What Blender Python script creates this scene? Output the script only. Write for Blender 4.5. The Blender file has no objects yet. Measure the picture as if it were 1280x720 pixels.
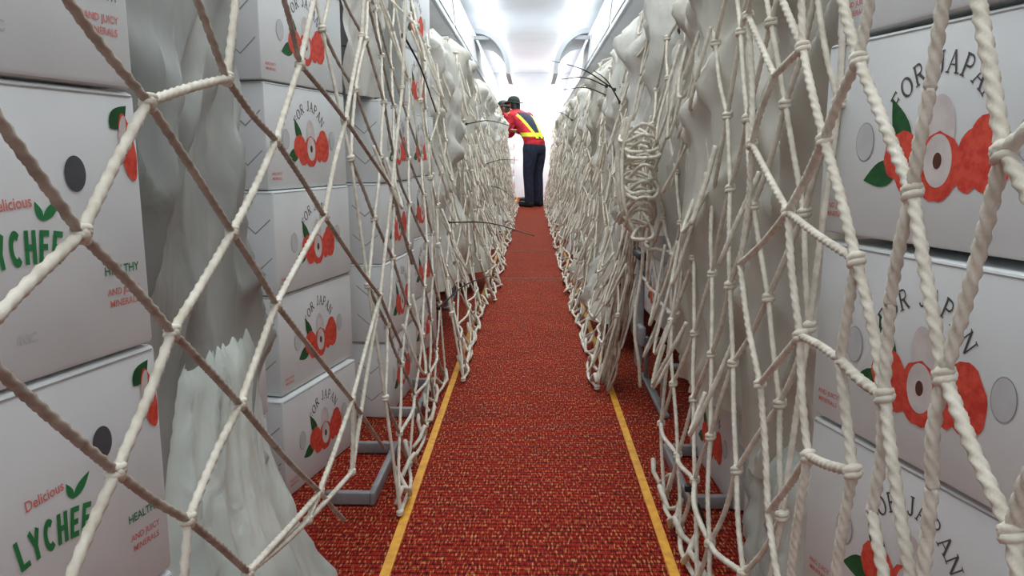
import bpy, bmesh, math, random
import numpy as np
from mathutils import Vector, Matrix, noise, Euler
random.seed(7)
S=bpy.context.scene
COL=S.collection
F=950.0; PITCH=math.radians(9.8); YAW=math.radians(1.45); H0=0.73
cd=bpy.data.cameras.new("camera"); cam=bpy.data.objects.new("camera",cd); COL.objects.link(cam)
cd.sensor_width=36; cd.lens=F/1280*36; cd.clip_start=0.02
cam.location=(0,0,H0); cam.rotation_euler=(math.pi/2-PITCH,0,YAW)
S.camera=cam
RM=Euler((math.pi/2-PITCH,0,YAW)).to_matrix()
def ray(u,v): return RM@Vector(((u-640)/F,-(v-360)/F,-1))
C0=Vector((0,0,H0))
def PX(u,v,X):
    d=ray(u,v); return C0+d*(X/d.x)
def PY(u,v,Y):
    d=ray(u,v); return C0+d*(Y/d.y)
# ---------------- materials
def srgb(c): 
    return tuple(((x/255)/12.92 if x/255<=.04045 else ((x/255+.055)/1.055)**2.4) for x in c)
def mat(name,c1,c2=None,scale=20,rough=.7,bump=0,bscale=60,emit=0,metal=0,stretch=(1,1,1),detail=3):
    m=bpy.data.materials.new(name); m.use_nodes=True; nt=m.node_tree; b=nt.nodes["Principled BSDF"]
    c1=srgb(c1); c2=srgb(c2) if c2 else tuple(x*.85 for x in c1)
    tc=nt.nodes.new("ShaderNodeTexCoord"); mp=nt.nodes.new("ShaderNodeMapping"); mp.inputs["Scale"].default_value=stretch
    nt.links.new(tc.outputs["Object"],mp.inputs[0])
    n=nt.nodes.new("ShaderNodeTexNoise"); n.inputs["Scale"].default_value=scale; n.inputs["Detail"].default_value=detail
    nt.links.new(mp.outputs[0],n.inputs["Vector"])
    r=nt.nodes.new("ShaderNodeValToRGB"); r.color_ramp.elements[0].color=(*c2,1); r.color_ramp.elements[1].color=(*c1,1)
    r.color_ramp.elements[0].position=.35; r.color_ramp.elements[1].position=.62
    nt.links.new(n.outputs["Fac"],r.inputs[0]); nt.links.new(r.outputs[0],b.inputs["Base Color"])
    b.inputs["Roughness"].default_value=rough; b.inputs["Metallic"].default_value=metal
    if bump:
        n2=nt.nodes.new("ShaderNodeTexNoise"); n2.inputs["Scale"].default_value=bscale; n2.inputs["Detail"].default_value=4
        n2.inputs["Distortion"].default_value=.8
        nt.links.new(mp.outputs[0],n2.inputs["Vector"])
        bp=nt.nodes.new("ShaderNodeBump"); bp.inputs["Strength"].default_value=bump; bp.inputs["Distance"].default_value=.01
        nt.links.new(n2.outputs["Fac"],bp.inputs["Height"]); nt.links.new(bp.outputs[0],b.inputs["Normal"])
    if emit:
        b.inputs["Emission Color"].default_value=(*c1,1); b.inputs["Emission Strength"].default_value=emit
    return m
M={}
M['carton']=mat("white_carton",(224,228,228),(214,219,220),6,.55,.05,30)
M['carton_edge']=mat("carton_edge",(172,170,168),(146,144,142),30)
M['red']=mat("lychee_red",(226,84,64),(200,54,42),110,.6)
M['redtext']=mat("red_print",(222,126,120),(214,116,110))
M['green']=mat("leaf_green",(30,96,46),(22,74,36),60)
M['greentext']=mat("green_print",(44,132,74),(36,120,64))
M['black']=mat("dark_print",(88,84,82),(76,72,70))
M['grayp']=mat("gray_print",(196,196,196),(190,190,190))
M['pale']=mat("lychee_flesh",(218,211,208),(198,190,188),30)
M['hole']=mat("vent_hole_shadow",(92,92,96),(74,74,80),20)
M['holel']=mat("vent_hole_light",(202,204,206),(190,192,195),20)
M['brown']=mat("lychee_seed",(90,48,36),(70,36,28))
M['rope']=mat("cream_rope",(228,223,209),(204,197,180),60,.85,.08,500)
M['roped']=mat("shaded_rope",(180,168,154),(150,138,124),60,.85,.08,500)  # cream rope against the light, its shade put into the color
M['ropeb']=mat("brown_rope",(168,142,122),(134,108,90),60,.85,.08,500)
ST=(1,1,.45)
M['tarpg']=mat("gray_tarp",(178,181,176),(132,136,132),6,.6,.8,11,stretch=ST)
M['tarpw']=mat("cream_tarp",(220,220,213),(190,190,181),7,.6,.8,14,stretch=ST)
M['tarpb']=mat("beige_tarp",(202,200,189),(168,166,155),6,.5,.8,10,stretch=ST)
M['bag']=mat("pale_green_plastic",(216,224,217),(182,192,186),9,.3,.9,16,stretch=ST)
M['metal']=mat("seat_metal",(158,160,162),(128,130,133),12,.45,metal=.2)
M['dark']=mat("dark_plastic",(48,50,54),(34,35,38),14,.5)
M['seatp']=mat("gray_seat_plastic",(150,152,154),(124,126,128),14,.45)
M['tie']=mat("black_tie",(24,24,26),(16,16,18),14,.4)
M['shell']=mat("cabin_panel",(226,230,233),(218,223,227),2,.5)
M['bin']=mat("bin_panel",(222,227,230),(212,218,222),3,.4)
M['bintrim']=mat("bin_trim",(178,184,189),(166,172,178),3,.4)
M['yellow']=mat("yellow_strip",(232,170,40),(206,140,30),40,.5)
M['light']=mat("ceiling_lamp",(250,252,255),(250,252,255),2,emit=3.0)
M['skin']=mat("skin",(176,128,104),(160,112,90),20,.6)
M['navy']=mat("navy_cloth",(34,42,66),(22,28,46),20,.9)
M['redshirt']=mat("red_shirt",(200,42,56),(156,28,42),20,.9)
M['lime']=mat("lime_vest",(222,232,50),(196,206,34),20,.7)
M['cap']=mat("black_cap",(30,42,40),(20,28,28),20,.9)
M['shoe']=mat("shoe",(24,24,28),(16,16,18),20,.5)
def carpet():
    m=bpy.data.materials.new("red_tweed_carpet"); m.use_nodes=True; nt=m.node_tree; b=nt.nodes["Principled BSDF"]
    tc=nt.nodes.new("ShaderNodeTexCoord")
    def noi(sx,sy,detail=2,off=0):
        mp=nt.nodes.new("ShaderNodeMapping"); mp.inputs["Scale"].default_value=(sx,sy,1); mp.inputs["Location"].default_value=(off,off*.7,off)
        nt.links.new(tc.outputs["Object"],mp.inputs[0])
        n=nt.nodes.new("ShaderNodeTexNoise"); n.inputs["Scale"].default_value=1; n.inputs["Detail"].default_value=detail
        nt.links.new(mp.outputs[0],n.inputs["Vector"]); return n
    def mul(a,b_,f=1):
        mx=nt.nodes.new("ShaderNodeMixRGB"); mx.blend_type='MULTIPLY'; mx.inputs[0].default_value=f
        nt.links.new(a,mx.inputs[1]); nt.links.new(b_,mx.inputs[2]); return mx.outputs[0]
    a=noi(270,60,1); r=nt.nodes.new("ShaderNodeValToRGB"); e=r.color_ramp.elements
    e[0].position=.32; e[0].color=(*srgb((72,17,14)),1); e[1].position=.43; e[1].color=(*srgb((150,31,22)),1)
    for p,c in ((.56,(168,38,25)),(.61,(190,98,48)),(.67,(198,152,96))):
        x=e.new(p); x.color=(*srgb(c),1)
    nt.links.new(a.outputs["Fac"],r.inputs[0])
    def wave(d,sc,dist,lo):
        w=nt.nodes.new("ShaderNodeTexWave"); w.bands_direction=d; w.inputs["Scale"].default_value=sc; w.inputs["Distortion"].default_value=dist
        nt.links.new(tc.outputs["Object"],w.inputs["Vector"])
        r2=nt.nodes.new("ShaderNodeValToRGB"); r2.color_ramp.elements[0].color=(lo,lo*.9,lo*.9,1); r2.color_ramp.elements[1].position=.5
        nt.links.new(w.outputs["Color"],r2.inputs[0]); return r2.outputs[0]
    c=mul(r.outputs[0],wave('Y',22,.3,.2),.8)
    c=mul(c,wave('X',40,.3,.4),.45)
    d=noi(7,7,3,4); r3=nt.nodes.new("ShaderNodeValToRGB"); r3.color_ramp.elements[0].position=.3; r3.color_ramp.elements[0].color=(.8,.8,.8,1); r3.color_ramp.elements[1].position=.7
    nt.links.new(d.outputs["Fac"],r3.inputs[0])
    c=mul(c,r3.outputs[0])
    nt.links.new(c,b.inputs["Base Color"]); b.inputs["Roughness"].default_value=.95
    b.inputs["Specular IOR Level"].default_value=.2
    bp=nt.nodes.new("ShaderNodeBump"); bp.inputs["Strength"].default_value=.3; bp.inputs["Distance"].default_value=.003
    nt.links.new(a.outputs["Fac"],bp.inputs["Height"]); nt.links.new(bp.outputs[0],b.inputs["Normal"])
    return m
M['carpet']=carpet()
# ---------------- mesh builder
class MB:
    def __init__(s): s.v=[];s.f=[];s.m=[];s.mats=[];s.n=0
    def mi(s,k):
        if k not in s.mats: s.mats.append(k)
        return s.mats.index(k)
    def add(s,vs,fs,k):
        o=s.n; vs=[tuple(v) for v in vs]; s.v+=vs; s.n+=len(vs); i=s.mi(k)
        for f in fs: s.f.append(tuple(o+a for a in f)); s.m.append(i)
    def box(s,a,b,k):
        (x0,y0,z0),(x1,y1,z1)=a,b
        s.add([(x0,y0,z0),(x1,y0,z0),(x1,y1,z0),(x0,y1,z0),(x0,y0,z1),(x1,y0,z1),(x1,y1,z1),(x0,y1,z1)],
              [(3,2,1,0),(4,5,6,7),(0,1,5,4),(1,2,6,5),(2,3,7,6),(3,0,4,7)],k)
    def bbox(s,a,b,k,bev=.004,seg=2):
        bm=bmesh.new(); bmesh.ops.create_cube(bm,size=1)
        for v in bm.verts: v.co=Vector(((a[i]+b[i])/2+v.co[i]*(b[i]-a[i]) for i in range(3)))
        bmesh.ops.bevel(bm,geom=bm.edges[:],offset=bev,segments=seg,affect='EDGES',profile=.5)
        bm.verts.index_update()
        s.add([v.co[:] for v in bm.verts],[[v.index for v in f.verts] for f in bm.faces],k); bm.free()
    def tube(s,pts,r,k,sides=8,step=.02,lobes=0,pitch=.05,smooth=True,taper=1,ref=(1,.13,.07)):
        p=np.array([tuple(q) for q in pts],dtype=float)
        if smooth and len(p)>2:
            P=np.vstack([2*p[0]-p[1],p,2*p[-1]-p[-2]]); out=[]
            for i in range(1,len(P)-2):
                L=np.linalg.norm(P[i+1]-P[i]); n=max(1,int(L/step)); t=(np.arange(n)/n)[:,None]
                a,b,c,d=P[i-1],P[i],P[i+1],P[i+2]
                out.append(.5*((2*b)+(-a+c)*t+(2*a-5*b+4*c-d)*t*t+(-a+3*b-3*c+d)*t**3))
            out.append(p[-1:]); q=np.vstack(out)
        else:
            out=[]
            for i in range(len(p)-1):
                L=np.linalg.norm(p[i+1]-p[i]); n=max(1,int(L/step)); t=(np.arange(n)/n)[:,None]
                out.append(p[i]*(1-t)+p[i+1]*t)
            out.append(p[-1:]); q=np.vstack(out)
        n=len(q)
        if n<2: return
        T=np.gradient(q,axis=0); T/=np.linalg.norm(T,axis=1)[:,None]+1e-9
        R=np.array(ref); R=R/np.linalg.norm(R)
        N=R-(T@R)[:,None]*T; N/=np.linalg.norm(N,axis=1)[:,None]+1e-9; B=np.cross(T,N)
        ds=np.concatenate([[0],np.cumsum(np.linalg.norm(np.diff(q,axis=0),axis=1))])
        th=np.arange(sides)/sides*2*math.pi
        rr=np.full((n,sides),r)
        if lobes: rr=r*(.96+.2*np.cos(lobes*th[None,:]+ds[:,None]*2*math.pi*lobes/pitch/1.0))
        if taper!=1: rr=rr*np.linspace(1,taper,n)[:,None]
        V=q[:,None,:]+rr[:,:,None]*(np.cos(th)[None,:,None]*N[:,None,:]+np.sin(th)[None,:,None]*B[:,None,:])
        fs=[]
        for i in range(n-1):
            for j in range(sides):
                j2=(j+1)%sides; fs.append((i*sides+j,i*sides+j2,(i+1)*sides+j2,(i+1)*sides+j))
        fs.append(tuple(range(sides))[::-1]); fs.append(tuple((n-1)*sides+j for j in range(sides)))
        s.add(V.reshape(-1,3).tolist(),fs,k)
    def ring(s,c,ax,R,r,k,sides=7,seg=12,turns=1.0,drift=0):
        ax=Vector(ax).normalized(); a=ax.orthogonal().normalized(); b=ax.cross(a); pts=[]
        n=int(seg*turns)
        for i in range(n+1):
            t=i/seg*2*math.pi; pts.append(Vector(c)+a*math.cos(t)*R+b*math.sin(t)*R+ax*drift*(i/n-.5))
        s.tube(pts,r,k,sides,step=1,smooth=False,ref=tuple(ax))
    def knot(s,c,r,k,d=(0,0,1),hi=True):
        d=Vector(d).normalized(); c=Vector(c)
        if hi:
            s.ring(c,d,r*1.1,r*.72,k,7,12,2.1,r*2.4)
            e=(d+Vector((0,.9,-.5))).normalized(); s.ring(c,e,r*1.15,r*.7,k,7,12,1.2,r*.8)
        else: s.ring(c,d,r*1.0,r*.9,k,5,6,1.0,r*.8)
    def obj(s,name,parent=None,smooth=True,link=True):
        me=bpy.data.meshes.new(name); me.from_pydata(s.v,[],s.f)
        for k in s.mats: me.materials.append(M[k])
        me.polygons.foreach_set("material_index",s.m)
        if smooth: me.polygons.foreach_set("use_smooth",[True]*len(s.f))
        me.update()
        o=bpy.data.objects.new(name,me)
        if link: COL.objects.link(o)
        if parent: o.parent=parent
        return o
def tag(o,label,cat,group=None):
    o["label"]=label; o["category"]=cat
    if group: o["group"]=group
    return o
def struct(o): o["kind"]="structure"; return o
def sharpen(o,ang=35):
    me=o.data; bm=bmesh.new(); bm.from_mesh(me)
    for e in bm.edges:
        if len(e.link_faces)==2 and e.calc_face_angle(0)>math.radians(ang): e.smooth=False
    bm.to_mesh(me); bm.free()
# ---------------- text
_tc={}
def txt(s,bold=.012):
    if (s,bold) in _tc: return _tc[s,bold]
    cu=bpy.data.curves.new("t",'FONT'); cu.body=s; cu.resolution_u=3; cu.align_x='CENTER'; cu.offset=bold
    o=bpy.data.objects.new("t",cu); COL.objects.link(o); dg=bpy.context.evaluated_depsgraph_get()
    me=bpy.data.meshes.new_from_object(o.evaluated_get(dg))
    vs=[(v.co.x,v.co.y-.34) for v in me.vertices]; fs=[tuple(p.vertices) for p in me.polygons]
    bpy.data.objects.remove(o); bpy.data.meshes.remove(me); bpy.data.curves.remove(cu)
    _tc[s,bold]=(vs,fs); return _tc[s,bold]
def stroke(pts,w):
    vs=[];fs=[];n=len(pts)
    for i,(x,y) in enumerate(pts):
        a=pts[max(0,i-1)];b=pts[min(n-1,i+1)]; dx,dy=b[0]-a[0],b[1]-a[1]; L=math.hypot(dx,dy) or 1
        ww=w(i/(n-1)) if callable(w) else w
        vs+=[(x-dy/L*ww/2,y+dx/L*ww/2),(x+dy/L*ww/2,y-dx/L*ww/2)]
    for i in range(n-1): fs.append((2*i+1,2*i+3,2*i+2,2*i))
    return vs,fs
def arcp(cx,cy,rx,ry,a0,a1,n=16): return [(cx+rx*math.cos(math.radians(a0+(a1-a0)*i/n)),cy+ry*math.sin(math.radians(a0+(a1-a0)*i/n))) for i in range(n+1)]
H=.35; TK=.11; TN=.06; BK=.235; BN=.16
def bar(x,y,w=.24): return ([(x-w/2,y),(x+w/2,y)],.05)
GL={
'F':[([(-.14,-H),(-.14,H)],TK),([(-.22,H-.02),(.24,H-.02)],TN),([(-.14,.02),(.14,.02)],TN),bar(-.14,-H),([(.23,H),(.23,H-.14)],.045),([(.14,.10),(.14,-.06)],.04)],
'O':[(arcp(0,0,.28,.33,0,360,28),lambda t:.05+.07*abs(math.cos(t*2*math.pi)))],
'R':[([(-.18,-H),(-.18,H)],TK),([(-.26,H-.02),(.02,H-.02)]+arcp(.02,.165,.17,.165,90,-90)+[(-.18,0)],.07),([(.0,0),(.25,-H)],TK),bar(-.18,-H),bar(.26,-H,.16)],
'J':[([(.08,H)]+[(.08,-.2)]+arcp(-.05,-.2,.13,.14,0,-170,10),lambda t:TK if t<.3 else .08),bar(.08,H-.01,.26)],
'A':[([(-.25,-H),(0,H)],TN),([(0,H),(.24,-H)],TK),([(-.15,-.1),(.15,-.1)],.05),bar(-.25,-H,.2),bar(.25,-H,.24)],
'P':[([(-.16,-H),(-.16,H)],TK),([(-.24,H-.02),(.04,H-.02)]+arcp(.04,.155,.18,.175,90,-90)+[(-.16,-.02)],.07),bar(-.16,-H)],
'N':[([(-.24,-H),(-.24,H)],TN),([(-.26,H),(.24,-H)],TK),([(.24,-H),(.24,H)],TN),bar(-.24,-H,.2),bar(-.28,H-.01,.14),bar(.24,H-.01,.2)],
}
GB={
'L':[([(-.18,-H-.08),(-.18,H+.08)],BK),([(-.2,-H),(.28,-H)],BN)],
'Y':[([(0,-H-.08),(0,.02)],BK),([(-.25,H+.07),(0,-.04)],BK*.9),([(.25,H+.07),(0,-.04)],BK*.9)],
'C':[(arcp(.03,0,.25,.35,48,312,22),BK*.92)],
'H':[([(-.21,-H-.08),(-.21,H+.08)],BK),([(.21,-H-.08),(.21,H+.08)],BK),([(-.2,0),(.2,0)],BN)],
'E':[([(-.18,-H-.08),(-.18,H+.08)],BK),([(-.2,-H),(.27,-H)],BN),([(-.2,H),(.27,H)],BN),([(-.2,0),(.2,0)],BN)],
}
class Art:
    def __init__(s,mb,fn): s.mb=mb; s.fn=fn
    def put(s,p2,fs,k,lift=0): s.mb.add([s.fn(a,b,lift) for a,b in p2],fs,k)
    def place(s,vs,fs,cx,cy,size,k,sx=1,rot=0,lift=0,wx=1):
        c,n=math.cos(rot),math.sin(rot); p=[]
        for x,y in vs:
            x=x*size*sx; y=y*size
            p.append((cx+(x*c-y*n)*wx,cy+(x*n+y*c)))
        s.put(p,fs,k,lift)
    def text(s,t,cx,cy,size,k,sx=1,rot=0,lift=0,wx=1,bold=.012):
        vs,fs=txt(t,bold); s.place(vs,fs,cx,cy,size,k,sx,rot,lift,wx)
    def arc(s,t,cx,cy,R,size,k,span,wx=1,sx=1,glyphs=GL,lift=0):
        W={'I':.45,'J':.72,' ':.7,'F':.85,'L':.92,'E':.92}
        ws=[W.get(ch,1) for ch in t]; tot=sum(ws); x=0
        for ch,w in zip(t,ws):
            f=(x+w/2)/tot-.5; x+=w
            if ch==' ': continue
            a=-f*span; px=cx+math.sin(-a)*R*wx; py=cy+math.cos(a)*R
            for i,(pts,w_) in enumerate(glyphs[ch]):
                vs,fs=stroke(pts,w_); s.place(vs,fs,px,py,size,k,sx,a,lift+i*.00004,wx)
    def disc(s,cx,cy,rx,ry,k,lift=0,jag=0,rot=0,n=28,seed=0):
        p=[];R=random.Random(seed)
        for i in range(n):
            t=i/n*2*math.pi; j=1+jag*(R.random()-.5)
            x=rx*math.cos(t)*j; y=ry*math.sin(t)*j
            p.append((cx+x*math.cos(rot)-y*math.sin(rot),cy+x*math.sin(rot)+y*math.cos(rot)))
        s.put(p,[tuple(range(n))],k,lift)
    def leaf(s,x0,y0,x1,y1,w,k,lift=0):
        dx,dy=x1-x0,y1-y0; L=math.hypot(dx,dy); nx,ny=-dy/L,dx/L; n=8; a=[];b=[]
        for i in range(n+1):
            t=i/n; h=w*math.sin(math.pi*t**.8); a.append((x0+dx*t+nx*h,y0+dy*t+ny*h)); b.append((x0+dx*t-nx*h,y0+dy*t-ny*h))
        p=(a+b[::-1][1:-1])[::-1]; s.put(p,[tuple(range(len(p)))],k,lift)
BL,BD,BH=.36,.28,.22
def art_long(A):
    A.arc("FOR JAPAN",0,.094,.086,.030,'black',math.radians(118),wx=.86,sx=.88)
    A.leaf(-.036,.092,-.066,.150,.012,'green',.0001); A.leaf(-.050,.078,-.102,.064,.014,'green',.0001)
    A.disc(-.046,.090,.026,.026,'red',.0002,.08,seed=1)
    A.disc(-.032,.072,.022,.022,'red',.00025,.08,seed=5)
    A.disc(.062,.092,.025,.037,'red',.0002,.08,seed=2,rot=.15)
    A.disc(.042,.086,.018,.030,'red',.00023,.08,seed=12,rot=-.1)
    A.disc(.004,.120,.017,.030,'pale',.00028,.0,rot=.15)
    A.disc(.003,.080,.029,.034,'red',.00035,.08,seed=3)
    A.disc(.003,.086,.018,.026,'pale',.0006,.0,rot=.05); A.disc(.003,.086,.0055,.008,'brown',.0008)
    for sx in(-1,1):
        A.disc(sx*.104,.106,.0145,.021,'carton_edge',.0001); A.disc(sx*.104,.106,.0135,.020,'holel',.0003)
    A.text("AND JUICY",-.146,.034,.008,'redtext'); A.text("MINERALS",-.146,.024,.008,'redtext')
def art_end(A):
    A.arc("LYCHEE",.014,-.06,.160,.029,'greentext',math.radians(26),sx=.52,glyphs=GB,lift=.0002)
    A.text("Delicious",.008,.132,.012,'redtext',sx=.8,rot=.08)
    A.leaf(.034,.118,.052,.134,.004,'greentext'); A.leaf(.034,.118,.028,.133,.003,'greentext')
    A.disc(.068,.152,.0105,.014,'hole',.0002)
    A.text("HEALTHY",.108,.072,.0105,'greentext',sx=.85)
    A.text("AND JUICY",.108,.054,.008,'redtext',sx=.9); A.text("MINERALS",.108,.044,.008,'redtext',sx=.9)
    A.text("INC",.010,.034,.010,'grayp')
    A.leaf(.108,.188,.128,.207,.008,'green',.0001)
    A.disc(.126,.172,.0085,.028,'red',.0003,.08,seed=4,rot=.15); A.disc(.121,.186,.004,.013,'pale',.0005,rot=-.2)
def art_chev(A,W):
    for z in(.05,.13):
        for k in(-1,1):
            q=[(W*.34,z),(W*.34+.035*k,z+.03),(W*.34+.035*k,z+.033),(W*.34,z+.003)]
            A.put(q,[(0,1,2,3)] if k>0 else [(3,2,1,0)],'carton_edge')
def make_box(kind):
    mb=MB(); mb.bbox((-BD/2,-BL/2,0.001),(BD/2,BL/2,BH-.001),'carton',.005,2)
    body=mb.obj("cardboard_box",link=False); sharpen(body,40)
    ar=MB(); e=.0006
    faces={'+x':lambda a,b,l:(BD/2+e+l,a,b),'-x':lambda a,b,l:(-BD/2-e-l,-a,b),
           '+y':lambda a,b,l:(-a,BL/2+e+l,b),'-y':lambda a,b,l:(a,-BL/2-e-l,b)}
    if kind=='japan':
        art_long(Art(ar,faces['+x'])); art_chev(Art(ar,faces['-y']),BD); art_chev(Art(ar,faces['+y']),BD)
    else:
        art_end(Art(ar,faces['+y'])); art_end(Art(ar,faces['-y']))
    art=ar.obj("printed_artwork",smooth=False,link=False)
    sm=MB()
    for s in(-1,1):
        sm.box((s*(BD/2)-.0006,-BL/2+.005,BH-.0055),(s*(BD/2)+.0006,BL/2-.005,BH-.0045),'carton_edge')
        sm.box((-BD/2+.005,s*(BL/2)-.0006,BH-.0055),(BD/2-.005,s*(BL/2)+.0006,BH-.0045),'carton_edge')
    seam=sm.obj("lid_seam",smooth=False,link=False)
    return body,art,seam
PROTO={k:make_box(k) for k in('japan','lychee')}
def put_box(kind,x,y,z,rz,label,group):
    b,a,s=PROTO[kind]; o=b.copy(); COL.objects.link(o); o.location=(x,y,z); o.rotation_euler=(0,0,rz)
    for c in(a,s):
        q=c.copy(); q.parent=o; COL.objects.link(q)
    return tag(o,label,"box",group)
def stack(side,fx,fy,psi,z0,n,kind='japan',label="",group="",jit=.008):
    L=BL if kind=='japan' else BD; D=BD if kind=='japan' else BL
    s=side
    df=Vector((-s*math.sin(psi),math.cos(psi),0)); out=Vector((s*math.cos(psi),math.sin(psi),0))
    for i in range(n):
        c=Vector((fx,fy,0))-df*L/2+out*D/2+Vector((random.uniform(-jit,jit),random.uniform(-jit,jit),0))
        base=(0 if s<0 else math.pi)+(-psi if s<0 else psi)
        if kind=='lychee': base+=-math.pi/2
        put_box(kind,c.x,c.y,z0+i*BH,base+random.uniform(-.012,.012),label,group)
# ---------------- setting
def quadbox(name,a,b,k):
    mb=MB(); mb.box(a,b,k); o=mb.obj(name,smooth=False); return struct(o)
quadbox("floor",(-1.8,-2.5,-.05),(1.8,14,0),'carpet')
quadbox("wall_left",(-1.9,-2.5,0),(-1.8,14,2.2),'shell')
quadbox("wall_right",(1.8,-2.5,0),(1.9,14,2.2),'shell')
quadbox("wall_far",(-1.8,14,0),(1.8,14.1,2.2),'shell')
quadbox("ceiling",(-1.9,-2.5,2.2),(1.9,14.1,2.3),'shell')
for i,s in enumerate((-1,1)):
    quadbox("trim_%d"%(i+1),(s*.256-.009,-2.5,0),(s*.256+.009,13.9,.003),'yellow')
for i,y in enumerate((4.55,5.9,11.0)):
    quadbox("trim_%d"%(i+3),(-.45,y,0),(.45,y+.02,.002),'brown')
for i,y in enumerate(range(-2,14,2)):
    for s in(-1,1):
        mb=MB(); mb.bbox((s*.46-.09,y+.03,2.15),(s*.46+.09,y+1.97,2.199),'light',.006)
        o=mb.obj("ceiling_light"); tag(o,"long white glowing ceiling light above the aisle","light","aisle ceiling lights")
for s in(-1,1):
    prof_=[(.585,1.66),(.60,1.645),(.74,1.62),(1.79,1.55),(1.79,2.19),(.72,2.19),(.66,2.12),(.615,1.95),(.59,1.76)]
    for y in range(-2,14,2):
        mb=MB(); n=len(prof_); vs=[(s*x,y+.01,z) for x,z in prof_]+[(s*x,y+1.98,z) for x,z in prof_]
        fs=[(i,(i+1)%n,n+(i+1)%n,n+i) for i in range(n)]+[tuple(range(n)),tuple(range(n,2*n))]
        mb.add(vs,fs,'bin'); o=mb.obj("overhead_bin",smooth=False)
        t=MB(); t.bbox((s*.575-.012,y+.01,1.625),(s*.575+.012,y+1.98,1.66),'bintrim',.004); t.obj("handrail",o)
        t=MB()
        for k in(0,1):
            a=y+.03+k*.98
            t.add([(s*(x-.006),yy,z) for yy in(a,a+.94) for x,z in((.585,1.70),(.612,1.95),(.655,2.11))],[(0,1,4,3),(1,2,5,4)],'shell')
        t.obj("bin_door",o)
        tag(o,"closed white overhead luggage bin above the stacked cartons","overhead bin","overhead bins")
for s in(-1,1):
    mb=MB(); n=14; V=[];Fa=[]
    for yy in(8.2,9.4):
        for th in(0,.05):
            for i in range(n+1):
                t=i/n; a=math.radians(0+t*95); rr_=.36-th; V.append((s*(.585-rr_*math.sin(a)),yy,1.62+(rr_+.06)*math.cos(a)))
    m=n+1
    for i in range(n):
        Fa+= [(i,i+1,2*m+i+1,2*m+i),(m+i,m+i+1,3*m+i+1,3*m+i),(i,i+1,m+i+1,m+i),(2*m+i,2*m+i+1,3*m+i+1,3*m+i)]
    Fa+=[(0,m,3*m,2*m),(n,m+n,3*m+n,2*m+n)]
    mb.add(V,Fa,'bintrim'); o=mb.obj("open_bin_door",smooth=False)
    mb=MB(); a,b=sorted((s*.44,s*.62)); mb.bbox((a,8.22,1.93),(b,8.26,1.97),'bintrim'); mb.obj("hinge_arm",o)
    tag(o,"raised curved gray door of an open overhead bin","bin door")
# ---------------- seat frames
def seat_frame(side,y,z,armrest=False,x0=.33):
    e=bpy.data.objects.new("seat_frame",None); COL.objects.link(e); e.location=(side*x0,y,0); e.empty_display_size=.1
    def part(n,f):
        m=MB(); f(m); o=m.obj(n,e); sharpen(o); return o
    s=side
    X=lambda a,b:(min(s*a,s*b),max(s*a,s*b))
    x0_,x1_=X(.16,.75)
    part("support_tray",lambda m:m.bbox((x0_,-.19,z-.02),(x1_,.19,z-.002),'metal',.005))
    for yy in(-.17,.15):
        part("cross_beam",lambda m:m.tube([(s*.07,yy,z-.03),(s*.78,yy,z-.03)],.009,'metal',12,.2,smooth=False,ref=(0,.3,1)))
    for xx in(.08,.62):
        def leg(m):
            m.bbox((min(s*xx-.006,s*xx+.006),.14,.01),(max(s*xx-.006,s*xx+.006),.165,z-.02),'metal',.003)
            m.bbox((min(s*xx-.006,s*xx+.006),-.18,.01),(max(s*xx-.006,s*xx+.006),-.155,z-.02),'metal',.003)
            m.bbox((min(s*xx-.012,s*xx+.012),-.22,.001),(max(s*xx-.012,s*xx+.012),.21,.014),'metal',.004)
        part("leg",leg)
    if armrest:
        def arm(m):
            a,b=X(.01,.03)
            m.bbox((a,-.10,z-.05),(b,-.05,.44),'seatp',.006,3)
            m.bbox((a-.004,-.12,.435),(b+.004,.08,.46),'dark',.010,3)
            m.bbox((a,-.15,.19),(b,.04,.25),'seatp',.008,3)
        part("armrest",arm)
    tag(e,"gray metal airline seat frame on the carpet under stacked cartons","seat frame","seat frames along the aisle")
def floor_rail(side,x,y,L):
    e=MB(); s=side; e.bbox((min(s*x-.007,s*x+.007),y,.001),(max(s*x-.007,s*x+.007),y+L,.03),'metal',.003)
    a,b=sorted((s*x,s*(x+.10))); e.bbox((a,y+L-.016,.002),(b,y+L,.03),'metal',.003); e.bbox((a,y,.002),(b,y+.016,.03),'metal',.003)
    o=e.obj("floor_rail"); tag(o,"gray metal seat foot rail lying on the red carpet","seat rail","seat foot rails")
wl="white lychee carton with green and red lettering and vent hole"
wj="white fruit carton printed FOR JAPAN with red lychees and green leaves"
gj="fruit cartons printed for Japan"
stack(-1,-.336,.66,math.radians(12.3),.125,5,'lychee',wl,"lychee cartons stacked beside the aisle",jit=.004)
stack(-1,-.455,1.90,math.radians(12),.221,5,'japan',wj,gj,jit=.006)
stack(-1,-.45,1.88,math.radians(12),.0,1,'japan',wj,gj,jit=.003)
stack(-1,-.53,1.46,math.radians(12),.0,2,'japan',wj,gj,jit=.003)
stack(-1,-.38,2.98,math.radians(8),.0,6,'japan',wj,gj)
stack(-1,-.375,2.40,math.radians(5),.0,4,'japan',wj,gj)
stack(1,.355,.93,math.radians(14),.19,1,'japan',wj,gj,jit=.004)
stack(1,.355,.93,math.radians(12.5),.412,1,'japan',wj,gj,jit=.004)
stack(1,.352,.94,math.radians(14.5),.640,1,'japan',wj,gj,jit=.004)
stack(1,.356,.93,math.radians(13.5),.864,2,'japan',wj,gj,jit=.004)
stack(1,.42,1.40,math.radians(4),.0,1,'japan',wj,gj)
stack(1,.40,1.86,math.radians(3),.0,1,'japan',wj,gj)
seat_frame(-1,.50,.125,x0=.36); seat_frame(1,.74,.19,x0=.37)
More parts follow.
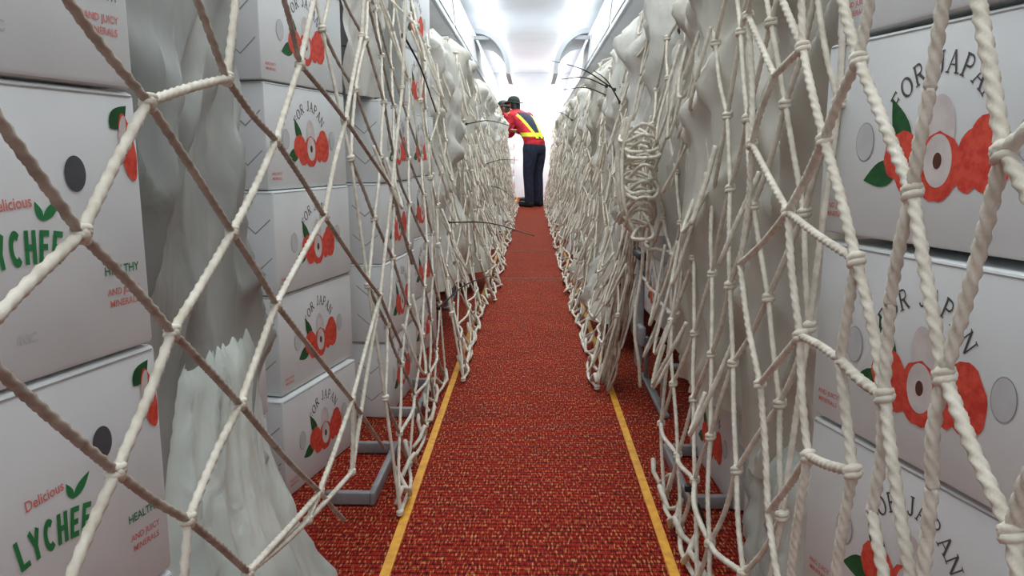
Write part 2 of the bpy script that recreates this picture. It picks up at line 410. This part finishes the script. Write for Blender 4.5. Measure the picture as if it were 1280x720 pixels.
floor_rail(-1,.335,1.50,.30); floor_rail(-1,.32,2.05,.30); floor_rail(1,.335,1.50,.30)
ys=[4.0,5.0,6.0,7.0,8.0,9.0,10.0,11.0]
for y in ys+[13.6]:
    stack(-1,-.41+(.12 if y>13 else 0),y,math.radians(random.uniform(0,7)),.17,random.choice((5,5,4)),'japan',wj,gj)
    seat_frame(-1,y-.2,.17)
for y in [2.80,3.8,4.8,5.8,6.8,7.8,8.8,9.8,10.8,12.0,12.9]:
    stack(1,.42-(.07 if y>11 else 0),y,math.radians(random.uniform(0,7)),.17,5 if y<7 else random.choice((5,5,4)),'japan',wj,gj)
    seat_frame(1,y-.22-(.3 if y<3 else 0),.17,armrest=(y<3),x0=.30)
# ---------------- tarps
def nz(*p): return noise.noise(Vector(p))
def cloth(name,side,y0,y1,z0,z1,x0,mk,label,over=.25,amp=.03,seed=0,flare=0,puff=.09,cat="tarp",lumps=.03,group=None,res=.012,fy=7,fz=1.6,crease=.010,slant=0,swag=0):
    V=[];Fa=[]; ny=max(6,int((y1-y0)/res)); Hh=z1-z0; R=min(.09,Hh*.4); arc=R*math.pi/2; tot=(Hh-R)+arc+over; ntt=int(tot/(res*1.3))
    for j in range(ntt+1):
        t=j/ntt*tot
        if t<Hh-R: o,z=0,z0+t
        elif t<Hh-R+arc: a=(t-(Hh-R))/R; o,z=R*(1-math.cos(a)),z1-R+R*math.sin(a)
        else: o,z=R+(t-(Hh-R)-arc),z1
        for i in range(ny+1):
            f=i/ny; y=y0+(y1-y0)*f; w=(2*f-1); e=abs(w)**4
            wx=.25*nz(y*3,t*2,seed+5)
            g=nz((y+wx*.3)*fy+seed,t*fz,seed*1.7); h=nz(y*fy*2.6+wx*2,t*fz*2.0+seed,3.1+seed)
            r=1-2*abs(nz(y*fy*1.3+t*1.8+wx*3,t*fz*1.0-y*2,9+seed)); r2=1-2*abs(nz(y*fy*2.2-t*3,t*fz*2+y*4,19+seed))
            fold=amp*(g*1.3+h*.4)+crease*(max(0,r)**3*1.4+max(0,r2)**3*.6)
            if swag: fold+=swag*max(0,math.sin((t-.28*w*w+.05*g)*26))**2*min(1,max(0,(t-.35*Hh)/(.3*Hh)))
            zz=z+lumps*nz(y*6+seed,2,seed)*min(1,t/Hh)*1.6
            fl=flare*(1-min(1,t/.45))**2
            yy=y+ .02*nz(t*5,seed,y*3)-slant*(1-min(1,t/Hh))*(1-f)
            if t<Hh: V.append((side*(x0+o+puff*e-fold-fl),yy,zz))
            else: V.append((side*(x0+o+puff*e*.4),yy,zz-.03*e+fold*.8))
    for j in range(ntt):
        for i in range(ny): a=j*(ny+1)+i; Fa.append((a,a+1,a+ny+2,a+ny+1))
    mb=MB(); mb.add(V,Fa,mk); o=mb.obj(name); tag(o,label,cat,group); return o
cloth("gray_tarp",-1,.70,1.25,.004,1.35,.46,'tarpg',"crumpled gray tarp covering a seat back between cartons",amp=.03,seed=1,puff=.03,fy=4,fz=1.0,crease=.024,res=.008,swag=.012)
cloth("plastic_sheet",-1,.94,1.24,.004,.50,.455,'bag',"pale green plastic sheet flaring down to the floor",amp=.012,seed=2,over=.10,puff=.03,cat="plastic sheet",fy=16,fz=.6,flare=.13,res=.006,slant=.30,crease=.012,lumps=.015)
cloth("gray_tarp",-1,2.36,2.66,.3,1.32,.44,'tarpg',"crumpled gray tarp hanging between carton stacks",amp=.03,seed=4,puff=.05,res=.01)
cloth("cream_tarp",-1,1.94,2.36,.885,1.30,.44,'tarpw',"cream tarp draped over the top of cartons",amp=.03,seed=14,puff=.05,res=.01,crease=.02)
cloth("beige_tarp",1,.95,1.45,.20,1.24,.41,'tarpb',"crumpled beige tarp draped over a seat back",amp=.035,seed=6,puff=.04,fy=4,fz=1.0,crease=.020,res=.008,swag=.026)
cloth("beige_tarp",1,1.36,2.02,.24,1.14,.37,'tarpb',"folded beige tarp bulging beside the cartons",amp=.04,seed=11,puff=.08,fy=4.5,fz=1.2,crease=.020,res=.008,swag=.028)
cloth("plastic_sheet",1,1.0,1.35,.004,.30,.40,'bag',"pale green plastic sheet bunched under the net",amp=.016,seed=8,over=.1,puff=.03,cat="plastic sheet",crease=.014,fy=14,res=.007,lumps=.015)
k=20
for y in [3.05]+[q+.05 for q in ys[:-1]]:
    k+=1; cloth("cream_tarp",-1,y-.10,y+.56,.12 if y>3.1 else .20,random.uniform(1.16,1.30),.365,random.choice(['tarpw','tarpw','tarpb']),"crumpled cream tarp draped over stacked cartons",amp=.045,seed=k,flare=.09 if y>3.1 else .03,res=.016,lumps=.04,group="cream tarps along the aisle",crease=.026,swag=.024,fz=3.0)
for y in [2.25,2.90,3.85,4.85,5.85,6.85,7.85,8.85,9.85]:
    k+=1; cloth("cream_tarp",1,y-.10,y+.56,.10 if y>2.5 else .50,random.uniform(1.16,1.30),.365,random.choice(['tarpw','tarpw','tarpb']),"crumpled cream tarp draped over stacked cartons",amp=.045,seed=k,flare=.10 if y>2.5 else 0,res=.016,lumps=.04,group="cream tarps along the aisle",crease=.026,swag=.024,fz=3.0)
# ---------------- nets
def edge(mb,a,b,r,k,sides,step,lobes=0,pitch=.05,sag=.006,rnd=.006):
    a=Vector(a);b=Vector(b); m=(a+b)/2; L=(b-a).length
    m+=Vector((random.uniform(-rnd,rnd),random.uniform(-rnd,rnd),-sag*L*4+random.uniform(-rnd,rnd)))
    mb.tube([a,m,b],r,k,sides,step,lobes,pitch)
NL={'K2':(101,292),'K1':(185,127),'K6':(283,98),'a':(145,590),'K3':(215,415),'b':(290,290),'c':(345,175),'d':(375,80),
 'e':(235,650),'f':(300,505),'g':(345,380),'h':(405,270),'i':(432,150),'j':(452,45),'k':(310,715),'l':(400,615),'m':(440,500),'n':(475,370),'o':(490,235),'p':(503,110),
 'd1s':(-70,55),'d2s':(50,-50),'d3s':(225,-60),'d4s':(340,-50),'L1s':(-90,490),'L2s':(70,770),'L3s':(222,790),'d0s':(-70,400),'L1e':(300,-60),'L2e':(400,-50),'L3e':(458,-60),'L4e':(508,-50),'d0e':(360,800),'d1e':(430,650),'d2e':(480,560),'d3e':(510,450),'d4e':(515,330),'q1':(385,650),'q2':(440,590)}
def xl(u): return -.27-.035*min(1,max(0,(u-250)/250))
N3={q:PX(u,v,xl(u)) for q,(u,v) in NL.items()}
light=[('L1s','K2'),('K2','K1'),('K1','K6'),('K6','L1e'),('L2s','a'),('a','K3'),('K3','b'),('b','c'),('c','d'),('d','L2e'),('L3s','e'),('e','f'),('f','g'),('g','h'),('h','i'),('i','j'),('j','L3e'),('k','l'),('l','m'),('m','n'),('n','o'),('o','p'),('p','L4e'),('k','q1'),('q1','q2'),('q1','m'),('q2','m'),('q2','n'),('l','q1')]
dark=[('d1s','K2'),('K2','K3'),('K3','f'),('f','l'),('l','d1e'),('d2s','K1'),('K1','b'),('b','g'),('g','m'),('m','d2e'),('d3s','K6'),('K6','c'),('c','h'),('h','n'),('n','d3e'),('d4s','d'),('d','i'),('i','o'),('o','d4e'),('d0s','a'),('a','e'),('e','k'),('k','d0e')]
mb=MB(); r=.0037
for a,b in light: edge(mb,N3[a],N3[b],r,'rope',12,.003,3,.036,.001,.002)
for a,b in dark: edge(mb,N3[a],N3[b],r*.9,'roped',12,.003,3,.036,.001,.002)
for q in N3:
    if NL[q][1]>-30 and len(q)<=2: mb.knot(N3[q],r,'rope',(0,.3,1))
o=mb.obj("cargo_net"); tag(o,"cream and shade-colored rope cargo net with wide diamonds over lychee cartons","cargo net")
def prof(side,y,t,top,fl,seed,x_mid=.31,x_top=.38):
    if t<top:
        if t<.4: x=(x_mid-fl)+(fl)*(t/.4)**.8
        else: x=x_mid+(x_top-x_mid)*((t-.4)/(top-.4))**1.3
        z=t+.012
    else: x=x_top+(t-top); z=top+.012+.03*math.sin(min(1,(t-top)/.2)*1.5)
    x+=.028*nz(y*2.5+seed,t*2,seed)+.003*nz(y*11,t*8,seed)
    return Vector((side*x,y,z))
def net(name,side,y0,y1,hy,hz,top,extra,r,jit,fl,seed,label,mats=('rope','rope'),sides=6,step=.03,lobes=0,pitch=.05,x_mid=.31,x_top=.38,hi=False,squig=0,bottom=0,group=None,gather=0):
    R=random.Random(seed); mb=MB(); ni=int((y1-y0)/hy); nj=int((top+extra-bottom)/hz); P={}
    for i in range(ni+1):
        for j in range(nj+1):
            if (i+j)%2: continue
            t=max(0,bottom+j*hz+R.uniform(-jit,jit)*hz*.8)
            y=y0+i*hy+R.uniform(-jit,jit)*hy
            y+=gather*math.sin(y*6.3+seed)*(.4+.6*abs(math.sin(t*2.3+y)))
            P[i,j]=prof(side,y,t,top+.05*nz(y*4,seed,1),fl,seed,x_mid,x_top)-Vector((side*gather*.5*math.cos(y*6.3*2+seed),0,0))
    for (i,j),p in P.items():
        for dj,k in((1,mats[0]),(-1,mats[1])):
            q=P.get((i+1,j+dj))
            if q is not None:
                m=(p+q)/2+Vector((R.uniform(-.003,.003),R.uniform(-.003,.003),-R.uniform(0,.008)))
                mb.tube([p,m,q],r,k,sides,step,lobes,pitch)
        if j<=1:
            q=P.get((i+2,j))
            if q is not None: mb.tube([p,(p+q)/2+Vector((-side*.012,0,.004)),q],r*1.2,mats[0],sides,step,lobes,pitch)
        if i in(0,ni):
            q=P.get((i,j+2))
            if q is not None: mb.tube([p,(p+q)/2,q],r,mats[0],sides,step,lobes,pitch)
        mb.knot(p,r*1.35,mats[0],(0,.2*R.uniform(-1,1),1),hi)
    for s_ in range(squig):
        y=R.uniform(y0,y1); t=R.uniform(.3,top); y2=y+R.uniform(-.16,.16); t2=t+R.uniform(-.12,.12); dr=R.uniform(.06,.22); pts=[]
        for q in range(9):
            f=q/8; tt=max(.01,t+(t2-t)*f-dr*4*f*(1-f)); pts.append(prof(side,y+(y2-y)*f,tt,top,fl,seed,x_mid,x_top)-Vector((side*(.006+.03*4*f*(1-f)),0,0)))
        mb.tube(pts,r,mats[0],max(6,sides),step,lobes,pitch)
    o=mb.obj(name)
    e=MB(); pts=[prof(side,y0+(y1-y0)*i/40,abs(.02+.02*math.sin(i*1.7+seed)),top,fl+.02*math.sin(i*.9+seed),seed,x_mid,x_top) for i in range(41)]
    if bottom<.1: e.tube(pts,r*1.5,mats[0],8,.02); e.obj("edge_rope",o)
    tag(o,label,"cargo net",group); return o
lab2="knotted cream rope cargo net hanging over stacked cartons"
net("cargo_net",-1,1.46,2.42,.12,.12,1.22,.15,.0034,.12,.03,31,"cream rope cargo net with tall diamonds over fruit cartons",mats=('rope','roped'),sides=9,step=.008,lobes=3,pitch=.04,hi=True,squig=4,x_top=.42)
net("cargo_net",-1,2.4,3.8,.11,.11,1.2,.15,.0038,.12,.08,32,lab2,squig=24,group="rope nets along the aisle",gather=.03,sides=8,step=.012,lobes=3,hi=True)
y=3.75
i=0
while y<11:
    net("cargo_net",-1,y,y+1.85,.13,.11,1.22+.03*(i%3),.12,.0044,.18,.11,40+i,lab2,sides=6,step=.04,squig=46,group="rope nets along the aisle",gather=.045); y+=1.82; i+=1
r=.0047
NR={'A0':(1000,-50),'A1':(1003,60),'A2':(1030,175),'A3':(1070,325),'A4':(1105,495),'A5':(1145,760),
'B0':(1045,-50),'B1':(1073,75),'B2':(1140,240),'B3':(1180,470),'B4':(1265,665),'B5':(1300,780),
'C0':(1190,-60),'C1':(1163,110),'D0':(1212,-60),'D1':(1255,190),'D2':(1165,610),'D3':(1150,780),'B1u':(1096,-60),
'E1':(1112,380),'G1':(1320,130),'G2':(1320,330),'G3':(1320,540),'H1':(1050,450),'H2':(1066,590),'H3':(1040,780),
'I1':(968,95),'I2':(985,265),'I3':(1000,420),'J1':(935,20),'K9':(1010,570),'K10':(1090,640),'K11':(1120,780),'J0':(960,-60),'M1':(940,180),'M2':(925,330),'M3':(950,480),'M4':(960,640),'M5':(985,780)}
def xr(u): return .285+.02*min(1,max(0,(1050-u)/150))
R3={q:PX(u,v,xr(u)) for q,(u,v) in NR.items()}
ER=[('A0','A1'),('A1','A2'),('A2','A3'),('A3','A4'),('A4','A5'),('B0','B1'),('B1','B2'),('B2','B3'),('B3','B4'),('B4','B5'),('C0','C1'),('C1','B2'),
('D0','D1'),('D1','B3'),('B3','D2'),('D2','D3'),('B1','A2'),('B1u','B1'),('B2','E1'),('E1','A4'),('D1','G1'),('D1','G2'),('B4','G3'),('A3','H1'),('H1','H2'),('H2','H3'),
('A1','I1'),('I1','M1'),('A2','I2'),('I2','A3'),('I2','M2'),('J0','J1'),('J1','I1'),('J1','M1'),('M1','I2'),('I2','I3'),('I3','H1'),('I3','K9'),('K9','H2'),('A4','K10'),('K10','K11'),('M1','M2'),('M2','M3'),('M3','I3'),('M3','M4'),('M4','K9'),('M4','M5'),('K9','M5'),('H1','A4'),('J0','A1')]
mb=MB()
for a,b in ER: edge(mb,R3[a],R3[b],r if R3[a].y<.8 else r*.85,'rope',15,.0025,3,.036,.0012,.003)
for q in('A1','A2','A3','A4','B1','B2','B3','B4','D1','I2','I3','H2','K9','M1','M3','J1'): mb.knot(R3[q],r,'rope',(0,.35,1))
o=mb.obj("cargo_net"); tag(o,"thick twisted cream rope cargo net over cartons printed for Japan","cargo net")
net("cargo_net",1,.92,1.66,.075,.13,1.24,.15,.0038,.18,.03,61,"slack cream rope cargo net with narrow diamonds over beige tarps",sides=12,step=.004,lobes=3,pitch=.036,x_mid=.32,x_top=.36,hi=True,squig=10,gather=.015)
net("cargo_net",1,1.66,2.4,.075,.11,1.1,.2,.0038,.2,.03,62,lab2,sides=8,step=.01,lobes=3,pitch=.04,squig=14,x_mid=.33,bottom=.36,gather=.02,hi=True)
net("cargo_net",1,2.3,3.6,.10,.11,1.18,.15,.0040,.18,.10,63,lab2,squig=30,group="rope nets along the aisle",gather=.035,sides=7,step=.015,lobes=3,hi=True)
y=3.5;i=0
while y<11:
    net("cargo_net",1,y,y+1.9,.13,.11,1.2+.04*(i%3),.12,.0044,.18,.11,80+i,lab2,sides=6,step=.04,squig=46,group="rope nets along the aisle",gather=.045); y+=1.87; i+=1
# rope bundle: flattened horizontal loops gathered on the net with hanging tails
R=random.Random(5); mb=MB(); pts=[]
turns=17
for tt in range(turns):
    zc=.80-.245*tt/turns+R.uniform(-.012,.012); ry=R.uniform(.07,.125); rx=R.uniform(.03,.05); yo=R.uniform(-.03,.03); tl=R.uniform(-.05,.03); sg=R.uniform(.0,.03)
    for q in range(9):
        a=q/9*2*math.pi
        pts.append((.275+rx*-math.cos(a)*1.0,1.98+yo+ry*math.sin(a),zc+tl*math.sin(a)-sg*math.cos(a)**2-.0016*q))
for q in range(7): pts.append((.28+.01*math.sin(q*1.3),1.95+.02*math.sin(q),.55-q*.07))
mb.tube(pts,.0046,'rope',9,.006,3,.04)
for yy in(1.93,2.0,2.05): mb.tube([(.245,yy,.83),(.228,yy+.01,.74),(.232,yy-.01,.62),(.27,yy,.52)],.0046,'rope',9,.006,3,.04)
o=mb.obj("rope_bundle"); tag(o,"tangled bundle of looped cream rope hanging on the net","rope")
mb=MB(); R=random.Random(3)
for q in range(34):
    y=2.28+R.uniform(0,.28); pts=[]
    for j in range(9):
        z=.50-j*.0605; x=.31-.07*(j/8)**1.5+R.uniform(-.010,.010); pts.append((x,y+R.uniform(-.016,.016)-.02*j/8,max(.012,z)))
    mb.tube(pts,.0040,R.choice(['ropeb','ropeb','roped']),6,.012)
o=mb.obj("gathered_net"); tag(o,"brownish gathered end of rope net hanging to the carpet","cargo net")
def tie(p,q,bend=.02,r=.003):
    p=Vector(p);q=Vector(q); m=(p+q)/2+Vector((0,0,bend)); mb=MB(); mb.tube([p,m,q],r,'tie',6,.02,taper=.5)
    mb.bbox(tuple(p-Vector((.006,.006,.006))),tuple(p+Vector((.006,.006,.006))),'tie',.0015)
    o=mb.obj("cable_tie"); tag(o,"black plastic cable tie sticking out of the rope net","cable tie","black cable ties on the nets")
T=[((560,278),(668,295),2.7,2.5),((548,385),(612,345),2.3,2.5),((583,155),(640,158),3.6,3.4),((505,45),(545,140),1.9,2.1),((612,232),(642,248),5.5,5.3),((600,208),(648,200),5,4.9),
 ((768,112),(690,76),3.0,2.9),((758,108),(702,99),3.1,3.0),((760,120),(705,112),3.2,3.1),((775,128),(742,88),2.9,2.8),((715,150),(692,140),6,5.9),((735,330),(700,325),4,3.9),((440,690),(490,705),1.35,1.4),((860,610),(890,690),1.3,1.3)]
for a,b,ya,yb in T: tie(PY(*a,ya),PY(*b,yb))
# ---------------- people
def skin_mesh(name,J,E,mk,sub=2,parent=None,root=0):
    me=bpy.data.meshes.new(name); me.from_pydata([j[0] for j in J],E,[]); o=bpy.data.objects.new(name,me); COL.objects.link(o)
    sk=o.modifiers.new("s",'SKIN'); sk.use_smooth_shade=True; me.update()
    if not me.skin_vertices: 
        bpy.context.view_layer.objects.active=o; bpy.ops.object.select_all(action='DESELECT'); o.select_set(True)
        bpy.ops.mesh.customdata_skin_add()
    for i,j in enumerate(J):
        me.skin_vertices[0].data[i].radius=j[1] if isinstance(j[1],tuple) else (j[1],j[1])
        me.skin_vertices[0].data[i].use_root=(i==root)
    sb=o.modifiers.new("u",'SUBSURF'); sb.levels=sub; sb.render_levels=sub
    dg=bpy.context.evaluated_depsgraph_get(); m2=bpy.data.meshes.new_from_object(o.evaluated_get(dg))
    bpy.data.objects.remove(o); m2.name=name
    m2.materials.clear(); m2.materials.append(M[mk])
    for p in m2.polygons: p.use_smooth=True
    o=bpy.data.objects.new(name,m2); COL.objects.link(o)
    if parent: o.parent=parent
    return o
def loft_into(m,rings,k,n=28,cap=True,sq=.85):
    V=[];Fa=[]
    for cx,cy,cz,rx,ry in rings:
        for i in range(n):
            t=i/n*2*math.pi; c,s_=math.cos(t),math.sin(t)
            V.append((cx+rx*math.copysign(abs(c)**sq,c),cy+ry*math.copysign(abs(s_)**sq,s_),cz))
    for j in range(len(rings)-1):
        for i in range(n): Fa.append((j*n+i,j*n+(i+1)%n,(j+1)*n+(i+1)%n,(j+1)*n+i))
    if cap: Fa.append(tuple(range(n))[::-1]); Fa.append(tuple((len(rings)-1)*n+i for i in range(n)))
    m.add(V,Fa,k)
def fuse(m,name,k,parent,vox=.012):
    o=m.obj(name); rm=o.modifiers.new("r",'REMESH'); rm.mode='VOXEL'; rm.voxel_size=vox; rm.use_smooth_shade=True
    s_=o.modifiers.new("s",'SMOOTH'); s_.iterations=4; s_.factor=.5
    dg=bpy.context.evaluated_depsgraph_get(); m2=bpy.data.meshes.new_from_object(o.evaluated_get(dg)); bpy.data.objects.remove(o)
    m2.materials.clear(); m2.materials.append(M[k]); m2.name=name
    for p in m2.polygons: p.use_smooth=True; p.material_index=0
    o=bpy.data.objects.new(name,m2); COL.objects.link(o); o.parent=parent; return o
def person(x,y,rz,label,vest=True,lean=.14,shirt='redshirt',cap='cap'):
    l=lean
    def cy(z): return 0 if z<.95 else l*1.15*((z-.95)/.5)**1.2
    pel=(0,0,.93); sp=(0,cy(1.1),1.10); ch=(0,cy(1.3),1.28-l*.05); nk=(0,cy(1.45),1.45-l*.15); hd=(0,nk[1]+.04,1.56-l*.2); ht=(0,nk[1]+.05,1.65-l*.2)
    J=[(pel,(.12,.085)),(sp,(.11,.08)),(ch,(.11,.08)),(nk,.050),(hd,(.076,.092)),(ht,(.066,.08))]; E=[(0,1),(1,2),(2,3),(3,4),(4,5)]
    def add(p,r,par): J.append((p,r)); E.append((par,len(J)-1)); return len(J)-1
    arms={}
    sh_y=cy(1.34)
    for s in(-1,1):
        a=add((s*.175,sh_y,1.34-l*.1),.038,2); b=add((s*.25,sh_y+.08,1.11-l*.05),.036,a); w=add((s*.17,sh_y+.32,1.12),.026,b); h=add((s*.155,sh_y+.39,1.125),(.035,.018),w)
        arms[s]=(a,b,w,h)
        for f in range(4):
            o=-.027+f*.018; L=[.06,.072,.078,.066][f]
            k1=add((s*.155+o,sh_y+.43,1.13),.009,h); k2=add((s*.155+o,sh_y+.43+L*.45,1.12),.008,k1); add((s*.155+o,sh_y+.43+L*.8,1.095),.007,k2)
        t1=add((s*.155-s*.04,sh_y+.38,1.115),.010,h); add((s*.155-s*.055,sh_y+.415,1.10),.008,t1)
        hp=add((s*.085,0,.86),.075,0); kn=add((s*.095,.03,.49),.050,hp); an=add((s*.10,-.01,.09),.036,kn); add((s*.11,.12,.035),(.034,.022),an)
    body=skin_mesh("person",J,E,'skin',2)
    bm=bmesh.new(); bm.from_mesh(body.data)
    def blob(c,sc):
        g=bmesh.ops.create_uvsphere(bm,u_segments=10,v_segments=8,radius=1)
        for v in g['verts']: v.co=Vector((c[0]+v.co.x*sc[0],c[1]+v.co.y*sc[1],c[2]+v.co.z*sc[2]))
    hx,hy,hz=hd
    blob((0,hy+.09,hz+.0),(.014,.022,.026))
    for s in(-1,1): blob((s*.078,hy,hz),(.012,.022,.032))
    blob((0,hy+.078,hz-.045),(.03,.016,.008))
    for f in bm.faces: f.smooth=True
    bm.to_mesh(body.data); bm.free()
    for s in(-1,1):
        e=MB(); e.bbox((s*.032-.01,hy+.078,hz+.018),(s*.032+.01,hy+.091,hz+.030),'dark',.004); e.obj("eye",body)
    tor=[(.86,.176,.13),(.95,.170,.128),(1.05,.162,.122),(1.15,.168,.125),(1.25,.184,.132),(1.33,.194,.132),(1.38,.185,.12),(1.42,.145,.10),(1.46,.08,.075)]
    zl=lambda z: z-l*.12*max(0,(z-1)/.45)
    m=MB(); loft_into(m,[(0,cy(z),zl(z),rx,ry) for z,rx,ry in tor],shirt)
    for s in(-1,1):
        a,b,w,h=arms[s]; pa,pb,pw=[Vector(J[q][0]) for q in(a,b,w)]
        m.tube([pa+Vector((-s*.06,0,.0)),pa,pb,pb*.2+pw*.8],.072,shirt,16,.02,taper=.58,ref=(0,.3,1))
        bm=bmesh.new(); bmesh.ops.create_icosphere(bm,subdivisions=2,radius=.074); bm.verts.index_update()
        m.add([tuple(v.co+pa) for v in bm.verts],[[v.index for v in f.verts] for f in bm.faces],shirt); bm.free()
    fuse(m,"shirt",shirt,body)
    m=MB(); loft_into(m,[(0,0,.955,.160,.118),(0,0,.90,.176,.13),(0,0,.83,.182,.132),(0,0,.78,.172,.122)],'navy')
    for s in(-1,1):
        loft_into(m,[(s*.088,.0,.86,.088,.12),(s*.092,.0,.72,.086,.108),(s*.096,.02,.55,.074,.088),(s*.098,.025,.48,.068,.082),(s*.10,.01,.30,.064,.074),(s*.10,.0,.10,.06,.07),(s*.10,.005,.05,.062,.075)],'navy',20)
    fuse(m,"trousers",'navy',body)
    for s in(-1,1):
        m=MB(); m.bbox((s*.105-.045,-.07,.001),(s*.105+.045,.20,.085),'shoe',.03,4); m.obj("shoe",body)
    if vest:
        V2=[]
        def interp(z):
            for q in range(len(tor)-1):
                if tor[q][0]<=z<=tor[q+1][0]:
                    f=(z-tor[q][0])/(tor[q+1][0]-tor[q][0]); return tor[q][1]*(1-f)+tor[q+1][1]*f, tor[q][2]*(1-f)+tor[q+1][2]*f
        for q in range(85):
            z=.99+q*.005; rx,ry=interp(z); V2.append((0,cy(z),zl(z),rx+.008,ry+.010))
        m=MB(); loft_into(m,V2,'navy',160,cap=False); v=m.obj("safety_vest",body)
        v.data.materials.append(M['lime']); v.data.materials.append(M[shirt])
        for f in v.data.polygons:
            c=f.center; z=c.z; sx_=.045+.12*max(0,(z-1.0))/.38
            if abs(abs(c.x)-sx_)<.024 or 1.02<z<1.075: f.material_index=1
            elif abs(c.x)>sx_: f.material_index=2
    m=MB(); V=[];Fa=[]; n=20; k=7
    for rr_,zz_ in((1.5,.020),(1.45,.028)):
        for i in range(n):
            t=i/n*2*math.pi; V.append((.09*rr_*math.cos(t),hy+.01+.105*rr_*math.sin(t),hz+zz_+.012*math.cos(2*t)))
    for j in range(k+1):
        ph=j/k*math.pi/2
        for i in range(n):
            t=i/n*2*math.pi; V.append((.09*math.cos(t)*math.cos(ph)**.7,hy+.01+.105*math.sin(t)*math.cos(ph)**.7,hz+.03+.095*math.sin(ph)))
    for j in range(k+2):
        for i in range(n): Fa.append((j*n+i,j*n+(i+1)%n,(j+1)*n+(i+1)%n,(j+1)*n+i))
    m.add(V,Fa,cap); m.obj("hat",body)
    m=MB(); V=[];Fa=[]
    for j in range(5):
        for i in range(13):
            t=-math.pi/2+(i-6)/6*1.4
            V.append((.086*math.cos(t),hy+.098*math.sin(t),hz+.05-j*.03))
    for j in range(4):
        for i in range(12): Fa.append((j*13+i,j*13+i+1,(j+1)*13+i+1,(j+1)*13+i))
    m.add(V,Fa,'tie'); m.obj("hair",body)
    body.location=(x,y,0); body.rotation_euler=(0,0,rz)
    tag(body,label,"person"); return body
person(.04,11.3,math.radians(46),"person in red shirt, striped safety vest and dark hat leaning forward",lean=.33)
person(.02,12.3,math.radians(84),"person in red shirt and dark hat bending toward the net",vest=False,lean=.36)
# ---------------- light
def area(name,loc,sx,sy,e,rot=(0,0,0),c=(1,1,1)):
    l=bpy.data.lights.new(name,'AREA'); l.shape='RECTANGLE'; l.size=sx; l.size_y=sy; l.energy=e; l.color=c
    o=bpy.data.objects.new(name,l); o.location=loc; o.rotation_euler=rot; COL.objects.link(o)
area("cabin_area_light",(0,.8,2.1),.8,3,14,c=(.94,.985,1))
area("cabin_area_light",(0,4.5,2.1),.8,4,26,c=(.94,.985,1))
area("cabin_area_light",(0,9.5,2.1),.8,5,48,c=(.96,.99,1))
area("cabin_area_light",(0,12.8,1.9),1.0,1.5,60,c=(.97,.99,1))  # added area light near the far wall, there to overexpose it
w=bpy.data.worlds.new("world"); S.world=w; w.use_nodes=True
w.node_tree.nodes["Background"].inputs[0].default_value=(.90,.98,1,1); w.node_tree.nodes["Background"].inputs[1].default_value=.9
try: S.view_settings.view_transform='Standard'
except Exception as e: print(e)
